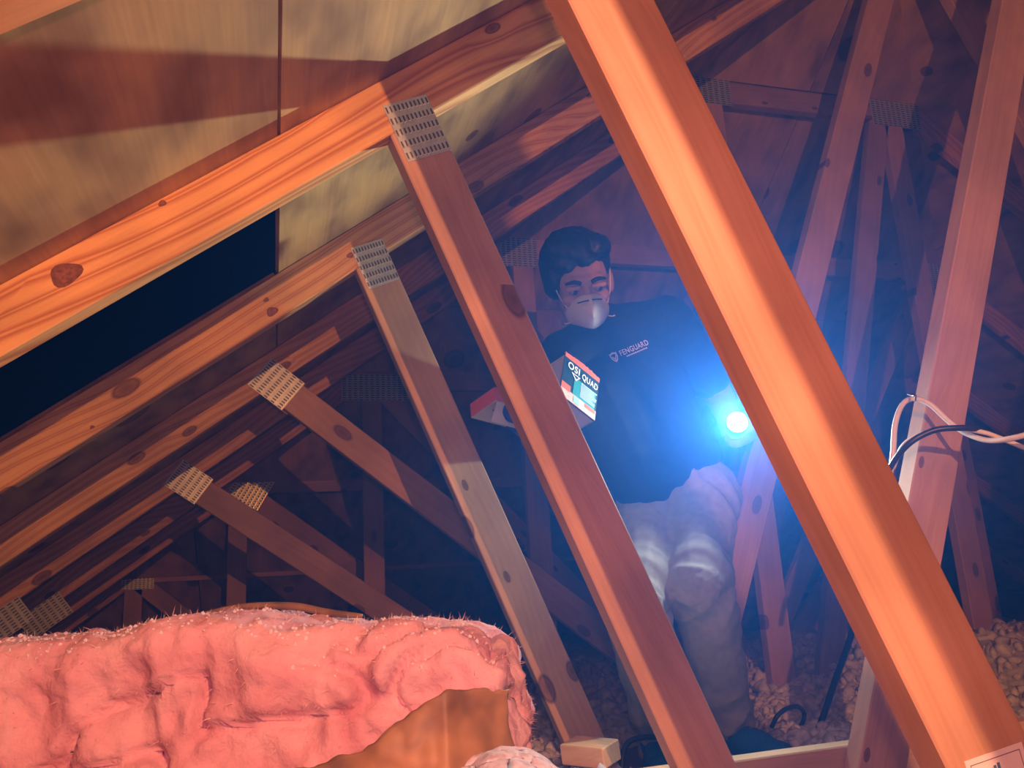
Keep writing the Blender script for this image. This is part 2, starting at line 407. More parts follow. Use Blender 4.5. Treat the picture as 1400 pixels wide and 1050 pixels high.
# ---------------------------------------------------------------- blown insulation on the floor
def bump_noise(x, y):
    a = noise.noise(Vector((x * 1.7, y * 1.7, 3.1))) * .05 + noise.noise(Vector((x * 4.5, y * 4.5, 1.7))) * .03
    a += abs(noise.noise(Vector((x * 13, y * 13, 5.7)))) * .028 + abs(noise.noise(Vector((x * 30, y * 30, 9.1)))) * .012
    return a
def gs(x, y, cx, cy, sx, sy=None): return math.exp(-((x - cx) / sx) ** 2 - ((y - cy) / (sy or sx)) ** 2)
def floor_h(x, y):
    z = -.445 + bump_noise(x, y)
    z += .05 * gs(x, y, 1.22, 1.78, .16, .20)                 # pale mound right of the shoe
    z += .16 * gs(x, y, 2.45, 2.35, .55, .6) + .10 * gs(x, y, 1.9, 2.9, .5)   # right-hand drift
    z += .05 * gs(x, y, .62, 2.05, .2, .25) + .04 * gs(x, y, .50, 1.50, .16, .2)
    z += .12 * gs(x, y, -.6, 3.0, .9, 1.2)
    z -= .09 * gs(x, y, .93, 1.95, .24, .36)                 # trodden hollow where the man stands
    return z
FX0, FX1, FY0, FY1, ST = -1.2, 4.6, 1.15, 5.0, .028
nx, ny = int((FX1 - FX0) / ST), int((FY1 - FY0) / ST)
v = []; f = []
for j in range(ny + 1):
    for i in range(nx + 1):
        x, y = FX0 + i * ST, FY0 + j * ST
        v.append((x + noise.noise(Vector((x * 20, y * 20, 0))) * .012, y + noise.noise(Vector((x * 20, y * 20, 7))) * .012, floor_h(x, y)))
for j in range(ny):
    for i in range(nx):
        a = j * (nx + 1) + i; f.append((a, a + 1, a + nx + 2, a + nx + 1))
M['fluff'] = plain('blown_insulation', (.60, .64, .78), .95, 0, .25, 45)
ins = empty('blown_insulation', (1.2, 2.2, -.69)); tag(ins, 'grey-white loose blown insulation drifted over the attic floor around the man', 'insulation', None, 'stuff')
o = link('insulation_bed', pydata('insulation_bed', v, f, True), M['fluff'], ins); o['kind'] = 'stuff'
bm = bmesh.new(); bmesh.ops.create_icosphere(bm, subdivisions=1, radius=1); ico_v = [x.co.copy() for x in bm.verts]; ico_f = [[y.index for y in x.verts] for x in bm.faces]; bm.free()
v = []; f = []
def clump(x, y, z, r):
    i0 = len(v); sx, sy, sz = (random.uniform(.6, 1.3) * r for _ in range(3)); a = random.uniform(0, 6.28); ca, sa = math.cos(a), math.sin(a)
    for q in ico_v:
        k = random.uniform(.6, 1.35); px, py = q.x * sx * k, q.y * sy * k
        v.append((x + px * ca - py * sa, y + px * sa + py * ca, z + q.z * sz * k))
    for t in ico_f: f.append(tuple(i0 + q for q in t))
def scatter(cnt, x0, x1, y0, y1, r0, r1):
    for _ in range(cnt):
        x, y = random.uniform(x0, x1), random.uniform(y0, y1)
        d = gs(x, y, .95, 1.90, .20, .28)
        if d > .45: continue
        r = random.uniform(r0, r1)
        clump(x, y, floor_h(x, y) + r * random.uniform(-.1, .7), r)
scatter(5200, .2, 1.9, 1.27, 2.4, .006, .019)
scatter(2600, 1.4, 3.2, 1.7, 3.2, .008, .026)
scatter(2600, .2, 3.0, 2.4, 4.2, .010, .030)
o = link('insulation_clumps', pydata('insulation_clumps', v, f, True), M['fluff'], ins); o['kind'] = 'stuff'

# brown sheet the man stands on
v = []; f = []
nxx, nyy = 16, 12
for s in (0, 1):
    for j in range(nyy + 1):
        for i in range(nxx + 1):
            x = .70 + .50 * i / nxx; y = 1.55 + .62 * j / nyy
            z = -.462 + .035 * noise.noise(Vector((x * 5, y * 5, 2.2))) - s * .004 + .02 * (j / nyy)
            v.append((x + .03 * noise.noise(Vector((y * 9, 1, 1))), y + .03 * noise.noise(Vector((x * 9, 4, 1))), z))
W_ = nxx + 1; T_ = W_ * (nyy + 1)
for j in range(nyy):
    for i in range(nxx):
        a = j * W_ + i; f.append((a, a + 1, a + W_ + 1, a + W_)); f.append((T_ + a, T_ + a + W_, T_ + a + W_ + 1, T_ + a + 1))
tag(link('paper_sheet', pydata('paper_sheet', v, f, True), M['board_brown']), 'dark brown building paper trodden flat under the man\'s shoes', 'paper')

# short offcut
M['offcut'] = PP
bm = bmesh.new(); bmesh.ops.create_cube(bm, size=1, matrix=Matrix.Diagonal((.10, .062, .038, 1))); bmesh.ops.bevel(bm, geom=bm.edges[:], offset=.002, segments=1, affect='EDGES')
mw = Matrix.Translation(Vector((0.5969, 1.6215, -0.3401))) @ Matrix.Rotation(-.95, 4, 'Z') @ Matrix.Rotation(.12, 4, 'X')
tag(link('wood_offcut', mesh_from(bm, 'wood_offcut'), PP, None, mw), 'short pale wood offcut lying at the foot of the pale web', 'wood')

# ---------------------------------------------------------------- pink batt
def pink_mat():
    m, nt, b = new_mat('pink_glass_wool')
    tc = N(nt, 'ShaderNodeTexCoord')
    n1 = N(nt, 'ShaderNodeTexNoise'); n1.inputs['Scale'].default_value = 9; n1.inputs['Detail'].default_value = 6; n1.inputs['Distortion'].default_value = .8
    n2 = N(nt, 'ShaderNodeTexNoise'); n2.inputs['Scale'].default_value = 70; n2.inputs['Detail'].default_value = 5
    for q in (n1, n2): nt.links.new(tc.outputs['Object'], q.inputs['Vector'])
    r = ramp(nt, [(.30, (.62, .30, .37)), (.50, (.78, .46, .54)), (.72, (.87, .64, .69))]); nt.links.new(n1.outputs['Fac'], r.inputs[0])
    c = mixc(nt, math_n(nt, 'MULTIPLY', n2.outputs['Fac'], .35), r.outputs[0], (.72, .36, .46))
    nt.links.new(c, b.inputs['Base Color']); b.inputs['Roughness'].default_value = 1; b.inputs['Specular IOR Level'].default_value = .1
    b.inputs['Subsurface Weight'].default_value = .0
    bp = N(nt, 'ShaderNodeBump'); bp.inputs['Strength'].default_value = .7; bp.inputs['Distance'].default_value = .006
    nt.links.new(n2.outputs['Fac'], bp.inputs['Height']); nt.links.new(bp.outputs[0], b.inputs['Normal'])
    return m
M['pink'] = pink_mat()
M['fibre'] = plain('pale_glass_fibre', (.84, .60, .60), .8, 0, .1)
bat = empty('insulation_batt', Vector((-0.0362, 1.1028, -0.1695)) + Vector((0, 0, -.12))); tag(bat, 'thick torn pink fibreglass batt with brown paper facing lying at the lower left', 'insulation')
Rh = Vector((cR.x, cR.y, 0)).normalized(); Fh = Vector((-Rh.y, Rh.x, 0)) ; Zv = Vector((0, 0, 1))
B0 = Vector((0.2509, 0.9627, -0.2077))       # lower front right corner region
TOPZ = [(0,-.075),(.05,-.055),(.1,-.048),(.2,-.044),(.32,-.025),(.40,-.021),(.47,-.033),(.56,-.037),(.64,-.044),(.77,-.034),(.92,-.03)]
def batt_top(s):       # s: distance left of the right end (m)
    for (s0, z0), (s1, z1) in zip(TOPZ, TOPZ[1:]):
        if s0 <= s <= s1: return z0 + (z1 - z0) * (s - s0) / (s1 - s0)
    return TOPZ[-1][1] if s > TOPZ[-1][0] else TOPZ[0][1]
LEN, DEP, BOT = 1.25, .36, -.44
na, nb_ = 240, 150
v = []; f = []
for i in range(na + 1):
    t = i / na; s = t * LEN                              # from right end to the left
    for j in range(nb_ + 1):
        a = j / nb_                                       # around: front bottom -> front top -> back top -> back bottom
        zt = batt_top(max(s, .0)) ; H = zt - BOT; per = H * 2 + DEP; q = a * per
        if q < H: y, z = 0, BOT + q
        elif q < H + DEP: y, z = q - H, zt
        else: y, z = DEP, zt - (q - H - DEP)
        # round the top edges
        rr = .05
        if z > zt - rr:
            if y < rr:
                ang = math.atan2(z - (zt - rr), rr - y); y = rr - rr * math.cos(ang) if True else y; z = zt - rr + rr * math.sin(ang)
            elif y > DEP - rr:
                ang = math.atan2(z - (zt - rr), y - (DEP - rr)); y = DEP - rr + rr * math.cos(ang); z = zt - rr + rr * math.sin(ang)
        p = B0 - Rh * s + Fh * y; p.z = z
        p += Fh * (.07 * (1 - (z - BOT) / H) * -.6)          # lower front bulges towards the phone
        v.append(p)
W_ = nb_ + 1
for i in range(na):
    for j in range(nb_):
        a = i * W_ + j; f.append((a, a + 1, a + W_ + 1, a + W_))
# right end cap (torn) as a fan of rings towards its middle
for first, sg in ((0, 1), (na * W_, -1)):
    prev = list(range(first, first + W_)); ring0 = prev[:]
    cen = sum((v[k] for k in prev), Vector()) / W_
    for r in range(1, 14):
        k = 1 - r / 14; base = len(v)
        for j in ring0: v.append(cen + (v[j] - cen) * k + Rh * (sg * .035 * math.sqrt(1 - k * k)))
        cur = list(range(base, base + W_))
        for j in range(nb_): f.append((prev[j + 1], prev[j], cur[j], cur[j + 1]) if sg > 0 else (prev[j], prev[j + 1], cur[j + 1], cur[j]))
        prev = cur
me = pydata('glass_wool', v, f, True); me.validate(); me.update()
nrm = [x.normal.copy() for x in me.vertices]
for x, nn in zip(me.vertices, nrm):
    p = x.co
    d = noise.noise(p * 5) * .022 + noise.noise(p * 11 + Vector((3, 1, 2))) * .016 - abs(noise.noise(p * 9 + Vector((1, 7, 3)))) * .03 + noise.noise(p * 34) * .006
    w = noise.noise(Vector((p.x * 7 + noise.noise(p * 6) * 1.5, p.y * 7, p.z * 14)))
    d -= max(0, .14 - abs(w)) * .24                           # torn creases between the folds
    d += noise.noise(p * 80) * .005 - abs(noise.noise(p * 22 + Vector((9, 2, 5)))) * .016 + noise.noise(p * 48) * .005
    up = max(0, nn.z)
    x.co = p + nn * d * (1 - .55 * up)
me.update()
wool = link('glass_wool', me, M['pink'], bat)
# loose fibres standing off the wool
me.calc_loop_triangles() if hasattr(me, 'calc_loop_triangles') else None
fv = []; ff = []
polys = me.polygons
for _ in range(15000):
    pl = polys[random.randrange(len(polys))]
    c = pl.center
    if c.z < -.36: continue
    nn = pl.normal; d = (nn * random.uniform(.3, 1) + Vector((random.gauss(0, .7), random.gauss(0, .7), random.gauss(0, .5)))).normalized()
    L = random.uniform(.004, .014); wv = d.cross(Vector((random.random(), random.random(), random.random()))).normalized() * random.uniform(.0003, .0007)
    b = d.cross(wv).normalized() * .006 * random.uniform(-1, 1)
    i0 = len(fv); s0 = c - nn * .003
    fv += [s0 - wv, s0 + wv, s0 + d * L * .5 + b + wv * .7, s0 + d * L * .5 + b - wv * .7, s0 + d * L + b * 2.2]
    ff += [(i0, i0 + 1, i0 + 2, i0 + 3), (i0 + 3, i0 + 2, i0 + 4)]
o = link('loose_fibres', pydata('loose_fibres', fv, ff), M['fibre'], bat); o['kind'] = 'stuff'
# pale lumps added along the top, their colour standing in for flashlight light
v = []; f = []
tops = [p_ for p_ in polys if p_.normal.z > .55 and p_.center.z > -.10]
for _ in range(2600):
    c = tops[random.randrange(len(tops))].center
    if noise.noise(c * 9) < -.12: continue
    r = random.uniform(.0008, .0030); clump(c.x, c.y, c.z + r * .1, r)
o = link('lit_top_lumps', pydata('lit_top_lumps', v, f), plain('lit_top_tint', (.80, .74, .86), .95, 0, .15, 90), bat); o['kind'] = 'stuff'
# kraft facing folded out in front of the wool
up_e = [Vector(q) for q in ((-0.1529, 0.9439, -0.1672), (-0.0292, 0.9077, -0.1689), (0.0394, 0.8869, -0.1674), (0.0879, 0.8744, -0.1531), (0.1264, 0.8618, -0.1267), (0.1634, 0.8510, -0.1056), (0.1982, 0.8621, -0.1056), (0.2367, 0.8797, -0.1144))]
lo_e = [Vector(q) for q in ((-0.1502, 0.9518, -0.2461), (-0.0277, 0.9057, -0.2501), (0.0458, 0.8793, -0.2528), (0.0990, 0.8642, -0.2559), (0.1390, 0.8530, -0.2582), (0.1696, 0.8443, -0.2600), (0.2079, 0.8738, -0.2735), (0.2473, 0.9069, -0.2814))]
def lerp_line(L, t):
    q = t * (len(L) - 1); i = min(int(q), len(L) - 2); return L[i].lerp(L[i + 1], q - i)
v = []; f = []; nu, nv = 90, 40
for i in range(nu + 1):
    for j in range(nv + 1):
        t, s = i / nu, j / nv
        p = lerp_line(up_e, t).lerp(lerp_line(lo_e, t), s)
        p -= cF * (.012 * math.sin(s * 3.1) + noise.noise(p * 18) * .009 + abs(noise.noise(p * 34)) * .006 + noise.noise(p * 80) * .0015)
        if j == 0: p += cU * noise.noise(p * 90) * .004
        if i == nu: p += cR * noise.noise(p * 70) * .006
        v.append(p)
for i in range(nu):
    for j in range(nv):
        a = i * (nv + 1) + j; f.append((a, a + nv + 1, a + nv + 2, a + 1))
o = link('kraft_facing', pydata('kraft_facing', v, f, True), M['kraft'], bat); o['label'] = 'brown paper facing folded over'
md = o.modifiers.new('thickness', 'SOLIDIFY'); md.thickness = .0015
# dark curled paper edge along the back top
pts = [(-0.1829, 1.3741, -0.0504), (-0.1181, 1.3504, -0.0319), (-0.0470, 1.3264, -0.0202), (0.0264, 1.3055, -0.0234), (0.0776, 1.2718, -0.0355), (0.1219, 1.2387, -0.0416)]
o = tube('facing_edge', pts, .004, M['kraft'], bat, res=6, radii=[.003, .004, .005, .006, .006, .003])
# tuft at the bottom of the batt, flashlight light put into its bluish colour
v = []; f = []
T0 = Vector((0.2087, 0.8310, -0.1876))
for i in range(41):
    for j in range(31):
        a, b = i / 40 * 2 - 1, j / 30 * 2 - 1
        p = T0 + cR * (.062 * a + .01) - cU * (.026 * abs(a) ** 1.6) + Fh * (.05 * b)
        p.z += .026 * math.sqrt(max(0, 1 - b * b)) * (1 - .5 * a * a) - .02 + noise.noise(p * 50) * .008 + noise.noise(p * 120) * .004
        v.append(p)
for i in range(40):
    for j in range(30):
        a = i * 31 + j; f.append((a, a + 31, a + 32, a + 1))
M['blue_lit_wool'] = plain('blue_lit_wool', (.62, .66, .80), .95, 0, .25, 90, .8)
o = link('insulation_tuft', pydata('insulation_tuft', v, f, True), M['blue_lit_wool']); md = o.modifiers.new('thickness', 'SOLIDIFY'); md.thickness = -.02
tag(o, 'small pale fibrous tuft lying under the brown paper at the bottom edge', 'insulation')

# ---------------------------------------------------------------- cables
cw = tube('white_cable', [(1.0349, 1.2004, 0.1243), (1.0406, 1.1866, 0.1738), (1.0583, 1.1898, 0.2265), (1.0852, 1.1941, 0.2635), (1.1128, 1.1939, 0.2744), (1.1257, 1.1725, 0.2589), (1.1404, 1.1548, 0.2260), (1.1461, 1.1277, 0.1987), (1.1492, 1.0887, 0.1791), (1.1502, 1.0468, 0.1742), (1.1601, 1.0001, 0.1776)], .0048, M['cable_w'], res=8)
tag(cw, 'white electrical cable looped over the nail on the right-hand web', 'cable')
cw2 = tube('thin_grey_cable', [(1.0553, 1.2093, 0.1509), (1.0589, 1.1777, 0.1876), (1.0716, 1.1385, 0.2012), (1.1058, 1.1168, 0.2046), (1.1456, 1.0965, 0.1955), (1.1728, 1.0815, 0.1801), (1.2201, 1.0540, 0.1478)], .0042, M['cable_w'], res=8)
tag(cw2, 'thin pale cable running under the black one past the right-hand web', 'cable')
ck = tube('black_cable', [(1.0297, 1.2320, 0.0892), (1.0323, 1.1966, 0.1431), (1.0416, 1.1520, 0.1822), (1.0759, 1.1261, 0.2027), (1.1098, 1.1051, 0.2036), (1.1336, 1.0987, 0.2010), (1.1598, 1.1027, 0.1966), (1.2008, 1.1138, 0.1894), (1.2874, 1.1435, 0.1820)], .0052, M['cable_k'], res=8)
tag(ck, 'black cable arching across the right-hand web below the white loop', 'cable')
nl = tube('bent_nail', [(1.1161, 1.2114, 0.2866), (1.0878, 1.1693, 0.2741), (1.0853, 1.1599, 0.2719), (1.0842, 1.1623, 0.2632)], .0016, M['nail'], res=6)
tag(nl, 'small bent nail holding the white cable on the web', 'nail')
c1 = tube('extension_cord', [(1.3062, 1.6766, -0.1122), (1.2960, 1.7215, -0.1953), (1.2870, 1.7775, -0.2813), (1.2691, 1.8124, -0.3579), (1.2381, 1.8255, -0.4173), (1.1925, 1.8222, -0.4362)], .0075, M['cable_k'], res=8)
tag(c1, 'black cord hanging straight down to the pale fluff beside the right web', 'cord')
c2 = tube('extension_cord', [(1.1833, 1.9117, -0.3966), (1.1952, 1.9018, -0.3710), (1.2236, 1.9001, -0.3548), (1.2620, 1.9101, -0.3545), (1.2905, 1.9277, -0.3732), (1.2827, 1.9241, -0.3928), (1.2599, 1.9119, -0.4026)], .0055, M['cable_k'], res=8)
tag(c2, 'small loop of black cord poking out of the fluff right of the shoe', 'cord')
c3 = tube('extension_cord', [(0.8614, 1.7645, -0.3687), (0.8136, 1.7541, -0.3562), (0.7666, 1.7451, -0.3500), (0.7281, 1.7359, -0.3533), (0.7081, 1.7251, -0.3725), (0.6974, 1.7166, -0.4123)], .006, M['cable_k'], res=8)
tag(c3, 'black cord bent round on the brown paper left of the man\'s shoe', 'cord')

# paper tag stapled to the nearest web, running out of the bottom of the picture
tg = empty('paper_tag', Vector((0.5839, 0.6130, -0.1851))); tag(tg, 'white printed paper tag stapled on the nearest wide web at the lower right corner', 'tag')
M['tagp'] = plain('tag_paper', (.82, .80, .78), .7, 0, .04); M['tagl'] = plain('tag_line_ink', (.22, .20, .22), .7); M['tagb'] = plain('tag_blue_ink', (.08, .22, .40), .7)
a0 = Vector((0.5579, 0.6130, -0.1714)); a1 = Vector((0.6209, 0.6130, -0.1625)); tx = (a1 - a0); tw = tx.length; tx.normalize(); ty = Vector((tx.z, 0, -tx.x))
yb = pn(-1)
def tagq(nm, x0, x1, y0, y1, lift, mat, par):
    vv = [a0 + tx * x + ty * y for x, y in ((x0, y0), (x1, y0), (x1, y1), (x0, y1))]
    fr_ = [Vector((q.x, yb - .0004 - lift, q.z)) for q in vv]; bk = [Vector((q.x, yb - .0001, q.z)) for q in vv]
    return link(nm, pydata(nm, fr_ + bk, [(0, 1, 2, 3), (7, 6, 5, 4), (0, 4, 5, 1), (1, 5, 6, 2), (2, 6, 7, 3), (3, 7, 4, 0)]), mat, par)
sh_ = tagq('paper', 0, tw, 0, .085, .0002, M['tagp'], tg)
b_ = .0045
for q in ((b_, tw - b_, b_, b_ + .0007), (b_, b_ + .0007, b_, .08), (tw - b_ - .0007, tw - b_, b_, .08), (b_, tw - b_, .0793, .08)): tagq('border_line', *q, .0004, M['tagl'], sh_)
for q in range(6):
    x = .0105 + q * .0042; tagq('printed_mark', x, x + .003, .0115 - .0012 * (q % 3) + (.004 if q < 3 else 0), .018, .0005, M['tagb'], sh_)
# ---------------------------------------------------------------- the man
def C(r, u, f): return cR * r + cU * u + cF * f            # a direction seen from the phone: right, up, away
def capsule(V, F, a, b, ra, rb, seg=14, hemi=4):
    a, b = Vector(a), Vector(b); d = (b - a); L = d.length
    d = d.normalized() if L > 1e-6 else Vector((0, 0, 1)); s = d.orthogonal().normalized(); t = d.cross(s)
    rings = []
    for k in range(hemi + 1):
        th = math.pi / 2 * (1 - k / hemi); rings.append((a - d * ra * math.sin(th), ra * math.cos(th)))
    for k in range(hemi + 1):
        th = math.pi / 2 * k / hemi; rings.append((b + d * rb * math.sin(th), rb * math.cos(th)))
    i0 = len(V)
    for c, r in rings:
        r = max(r, 1e-5)
        for q in range(seg):
            an = 2 * math.pi * q / seg; V.append(c + (s * math.cos(an) + t * math.sin(an)) * r)
    n = len(rings)
    for i in range(n - 1):
        for q in range(seg):
            F.append((i0 + i * seg + q, i0 + i * seg + (q + 1) % seg, i0 + (i + 1) * seg + (q + 1) % seg, i0 + (i + 1) * seg + q))
    F.append(tuple(i0 + q for q in range(seg))[::-1]); F.append(tuple(i0 + (n - 1) * seg + q for q in range(seg)))
def ellips(V, F, c, axes, seg=20, rg=12):
    c = Vector(c); X, Y, Z = axes; i0 = len(V)
    V.append(c + Z)
    for i in range(1, rg):
        th = math.pi * i / rg
        for q in range(seg):
            an = 2 * math.pi * q / seg; V.append(c + X * (math.sin(th) * math.cos(an)) + Y * (math.sin(th) * math.sin(an)) + Z * math.cos(th))
    V.append(c - Z); last = len(V) - 1
    for q in range(seg):
        F.append((i0, i0 + 1 + q, i0 + 1 + (q + 1) % seg)); F.append((last, last - seg + (q + 1) % seg, last - seg + q))
    for i in range(rg - 2):
        for q in range(seg):
            b0 = i0 + 1 + i * seg; F.append((b0 + q, b0 + seg + q, b0 + seg + (q + 1) % seg, b0 + (q + 1) % seg))
def blob(name, V, F, voxel, smooth=4):
    me = pydata(name + '_raw', [tuple(x) for x in V], F)
    o = bpy.data.objects.new(name + '_raw', me); COL.objects.link(o)
    m = o.modifiers.new('r', 'REMESH'); m.mode = 'VOXEL'; m.voxel_size = voxel
    if smooth:
        m2 = o.modifiers.new('s', 'SMOOTH'); m2.factor = .5; m2.iterations = smooth
    dg = bpy.context.evaluated_depsgraph_get(); ev = o.evaluated_get(dg)
    out = bpy.data.meshes.new_from_object(ev); out.name = name
    bpy.data.objects.remove(o); bpy.data.meshes.remove(me)
    out.polygons.foreach_set('use_smooth', [True] * len(out.polygons)); out.update()
    return out
def displace(me, fn):
    me.update(); ns = [x.normal.copy() for x in me.vertices]
    for x, n in zip(me.vertices, ns): x.co = x.co + n * fn(x.co, n)
    me.update()

HC = Vector((0.7427, 1.8416, 0.7229))
hx = C(.985, .165, .05).normalized(); fd = C(.10, -.30, -.95); fd = (fd - hx * fd.dot(hx)).normalized(); hy = -fd; hu = hx.cross(hy)
def H(x, y, z): return HC + hx * x + hy * y + hu * z
def Ha(a, b, c): return (hx * a, hy * b, hu * c)
neck = Vector((0.8185, 1.8896, 0.6111)); chest = Vector((0.8470, 1.8620, 0.4711)); belly = Vector((0.9078, 1.8652, 0.2980)); pelv = Vector((0.9856, 1.8905, 0.1885))
shL = Vector((0.9858, 1.8464, 0.6285)); shR = Vector((0.6832, 1.8329, 0.5253))
elL = Vector((1.1478, 1.9101, 0.4358)); wrL = Vector((1.0750, 1.7399, 0.3005))
elR = Vector((0.6333, 1.9014, 0.3073)); wrR = Vector((0.5577, 1.7193, 0.3111))
hipL = Vector((1.0241, 1.8623, 0.1696)); knL = Vector((0.9049, 1.6821, -0.0430)); anL = Vector((1.0376, 1.8486, -0.3567))
hipR = Vector((0.9227, 1.9102, 0.1407)); knR = Vector((0.7646, 1.7117, -0.0815)); anR = Vector((0.8692, 1.8920, -0.3737))
sax = (shL - shR).normalized()
man = empty('person', (anL.x, anL.y, -.45)); tag(man, 'man in dark t-shirt, khaki trousers and white dust mask holding a carton and flashlight', 'person')
M['skin'] = plain('skin', (.52, .30, .22), .55, 0, .08, 40)
M['hair'] = plain('black_hair', (.012, .010, .010), .5, 0, .3, 90)
M['shirt'] = plain('dark_cotton', (.012, .018, .032), .9, 0, .2, 60, .3)
M['khaki'] = plain('khaki_twill', (.42, .43, .40), .85, 0, .10, 60, .3)
M['mask'] = plain('white_mask_shell', (.80, .78, .72), .8, 0, .06, 120, .3)
M['elastic'] = plain('white_elastic', (.75, .72, .62), .7)
M['black'] = plain('black_plastic', (.02, .02, .02), .4)
M['eyew'] = plain('eye_white', (.30, .25, .23), .35, 0, .02)
M['shoe'] = plain('blue_mesh_fabric', (.02, .17, .55), .7, 0, .2, 200, .4)
M['sole'] = plain('pale_rubber', (.55, .56, .58), .7)
M['glove'] = plain('blue_glove', (.01, .06, .40), .45, 0, .1, 60, .2)
M['print'] = plain('white_shirt_print', (.80, .78, .80), .7, 0, .02)
V, F = [], []
ellips(V, F, H(0, .012, .028), Ha(.076, .096, .086)); ellips(V, F, H(0, -.020, -.035), Ha(.063, .076, .082)); ellips(V, F, H(0, -.036, -.086), Ha(.045, .048, .034))
capsule(V, F, H(0, -.088, .004), H(0, -.108, -.036), .009, .014); capsule(V, F, H(-.036, -.080, .020), H(.036, -.080, .020), .013, .013)
for s in (-1, 1):
    ellips(V, F, H(s * .042, -.066, -.026), Ha(.019, .020, .018)); ellips(V, F, H(s * .079, .012, -.012), Ha(.011, .020, .032))
capsule(V, F, H(0, .02, -.07), neck, .055, .062)
capsule(V, F, neck, chest, .07, .10); capsule(V, F, chest - sax * .055, belly - sax * .045, .095, .095); capsule(V, F, chest + sax * .055, belly + sax * .045, .095, .095)
capsule(V, F, belly, pelv, .11, .11); capsule(V, F, shR, shL, .055, .055)
capsule(V, F, shL, elL, .050, .040); capsule(V, F, elL, wrL, .040, .027); capsule(V, F, shR, elR, .050, .040); capsule(V, F, elR, wrR, .040, .027)
capsule(V, F, hipR, hipL, .09, .09)
for a, b, c in ((hipL, knL, anL), (hipR, knR, anR)):
    capsule(V, F, a, b, .078, .055); capsule(V, F, b, b.lerp(c, .4), .052, .054); capsule(V, F, b.lerp(c, .4), c, .054, .036)
    capsule(V, F, c, c + Vector((0, 0, -.040)) + Vector((cF.x, cF.y, 0)) * -.03, .034, .026)
# left hand closed round the light, right hand open under the cartons
fb = C(.18, -.28, .94).normalized()                      # flashlight axis, lens to tail
G0 = FLASH_POS + fb * .085
gx = C(.9, -.2, -.2); gx = (gx - fb * gx.dot(fb)).normalized(); gy = fb.cross(gx)
def around(a, r, al): return G0 + fb * al + (gx * math.cos(a) + gy * math.sin(a)) * r
pc = around(-.3, .036, .0)
capsule(V, F, wrL, around(-.3, .040, .03), .027, .024); capsule(V, F, around(-.3, .036, -.028), around(-.3, .036, .032), .019, .019)
for i, al in enumerate((-.036, -.014, .008, .029)):
    rr = .0085 - .0006 * abs(i - 1); pts = [around(-.3 + t, .026, al) for t in (0.25, 1.1, 2.0, 2.9)]
    for p, q in zip(pts, pts[1:]): capsule(V, F, p, q, rr, rr * .94, 8, 3)
pts = [around(-.5, .034, -.02), around(-1.2, .028, -.035), around(-1.9, .026, -.05)]
for p, q in zip(pts, pts[1:]): capsule(V, F, p, q, .011, .009, 8, 3)
palmR = Vector((0.5265, 1.7029, 0.3280))
capsule(V, F, wrR, palmR, .026, .026); hd = C(-.86, .30, -.25).normalized(); hs = C(.3, .1, -.9).normalized(); hup = hs.cross(hd)
RF = []
for i, (ln, of) in enumerate(((.070, -.033), (.080, -.011), (.076, .011), (.058, .032))):
    b = palmR + hs * of + hd * .015; k1 = b + hd * ln * .5; k2 = k1 + (hd * .75 + C(0, .6, .1)).normalized() * ln * .32; k3 = k2 + (hd * .3 + C(0, .95, .1)).normalized() * ln * .26
    RF += [(b, k1, .0092, .0088), (k1, k2, .0088, .0082), (k2, k3, .0082, .0075)]
tb = palmR - hs * .03
RF += [(tb, tb - hs * .03 + hd * .012, .012, .0105), (tb - hs * .03 + hd * .012, tb - hs * .045 + hd * .03 + C(0, .02, 0), .0105, .009)]
for a, b, ra, rb in RF: capsule(V, F, a, b, ra, rb, 8, 3)
body = link('body', blob('body', V, F, .0052, 3), M['skin'], man)
V, F = [], []
for a, b, ra, rb in RF: capsule(V, F, a, b, ra + .003, rb + .003, 8, 3)
capsule(V, F, wrR.lerp(palmR, -.3), palmR, .030, .030); capsule(V, F, palmR - hs * .03, palmR + hs * .03, .018, .018)
link('glove', blob('glove', V, F, .004, 2), M['glove'], man)
# face details
for s in (-1, 1):
    V, F = [], []; ellips(V, F, H(s * .0315, -.0835, -.001), Ha(.0125, .0115, .0115), 16, 10)
    e = link('eye', pydata('eye', [tuple(x) for x in V], F, True), M['eyew'], man)
    V, F = [], []; ellips(V, F, H(s * .0315 + .002, -.0915, -.0025), Ha(.0065, .0042, .0065), 12, 8)
    link('iris', pydata('iris', [tuple(x) for x in V], F, True), M['black'], e)
    V, F = [], []; capsule(V, F, H(s * .0315 - .013, -.0895, .0055), H(s * .0315 + .013, -.0895, .0055), .0066, .0066, 8, 3)
    link('eyelid', pydata('eyelid', [tuple(x) for x in V], F, True), M['skin'], man)
    b = tube('eyebrow', [H(s * .013, -.0945, .016), H(s * .03, -.0940, .022), H(s * .050, -.085, .018)], .0042, M['hair'], man, 8, 5, [.0052, .0056, .003])
V, F = [], []
ellips(V, F, H(-.004, .028, .052), Ha(.090, .104, .088)); ellips(V, F, H(-.02, -.030, .098), Ha(.070, .062, .036)); ellips(V, F, H(.035, -.025, .090), Ha(.050, .060, .034))
ellips(V, F, H(-.070, .005, .030), Ha(.026, .060, .062)); ellips(V, F, H(.064, .012, .045), Ha(.020, .055, .045)); ellips(V, F, H(0, .075, .0), Ha(.070, .045, .08))
ellips(V, F, H(.012, -.078, .076), Ha(.026, .018, .018)); ellips(V, F, H(-.050, -.058, .066), Ha(.026, .026, .022))
hm = blob('hair', V, F, .005, 2)
displace(hm, lambda p, n: noise.noise(Vector((p - HC).dot(hx) * 70 * a if False else v for v in ((p - HC).dot(hx) * 75, (p - HC).dot(hy) * 18, (p - HC).dot(hu) * 28))) * .004 + noise.noise((p - HC) * 20) * .005)
link('hair', hm, M['hair'], man)
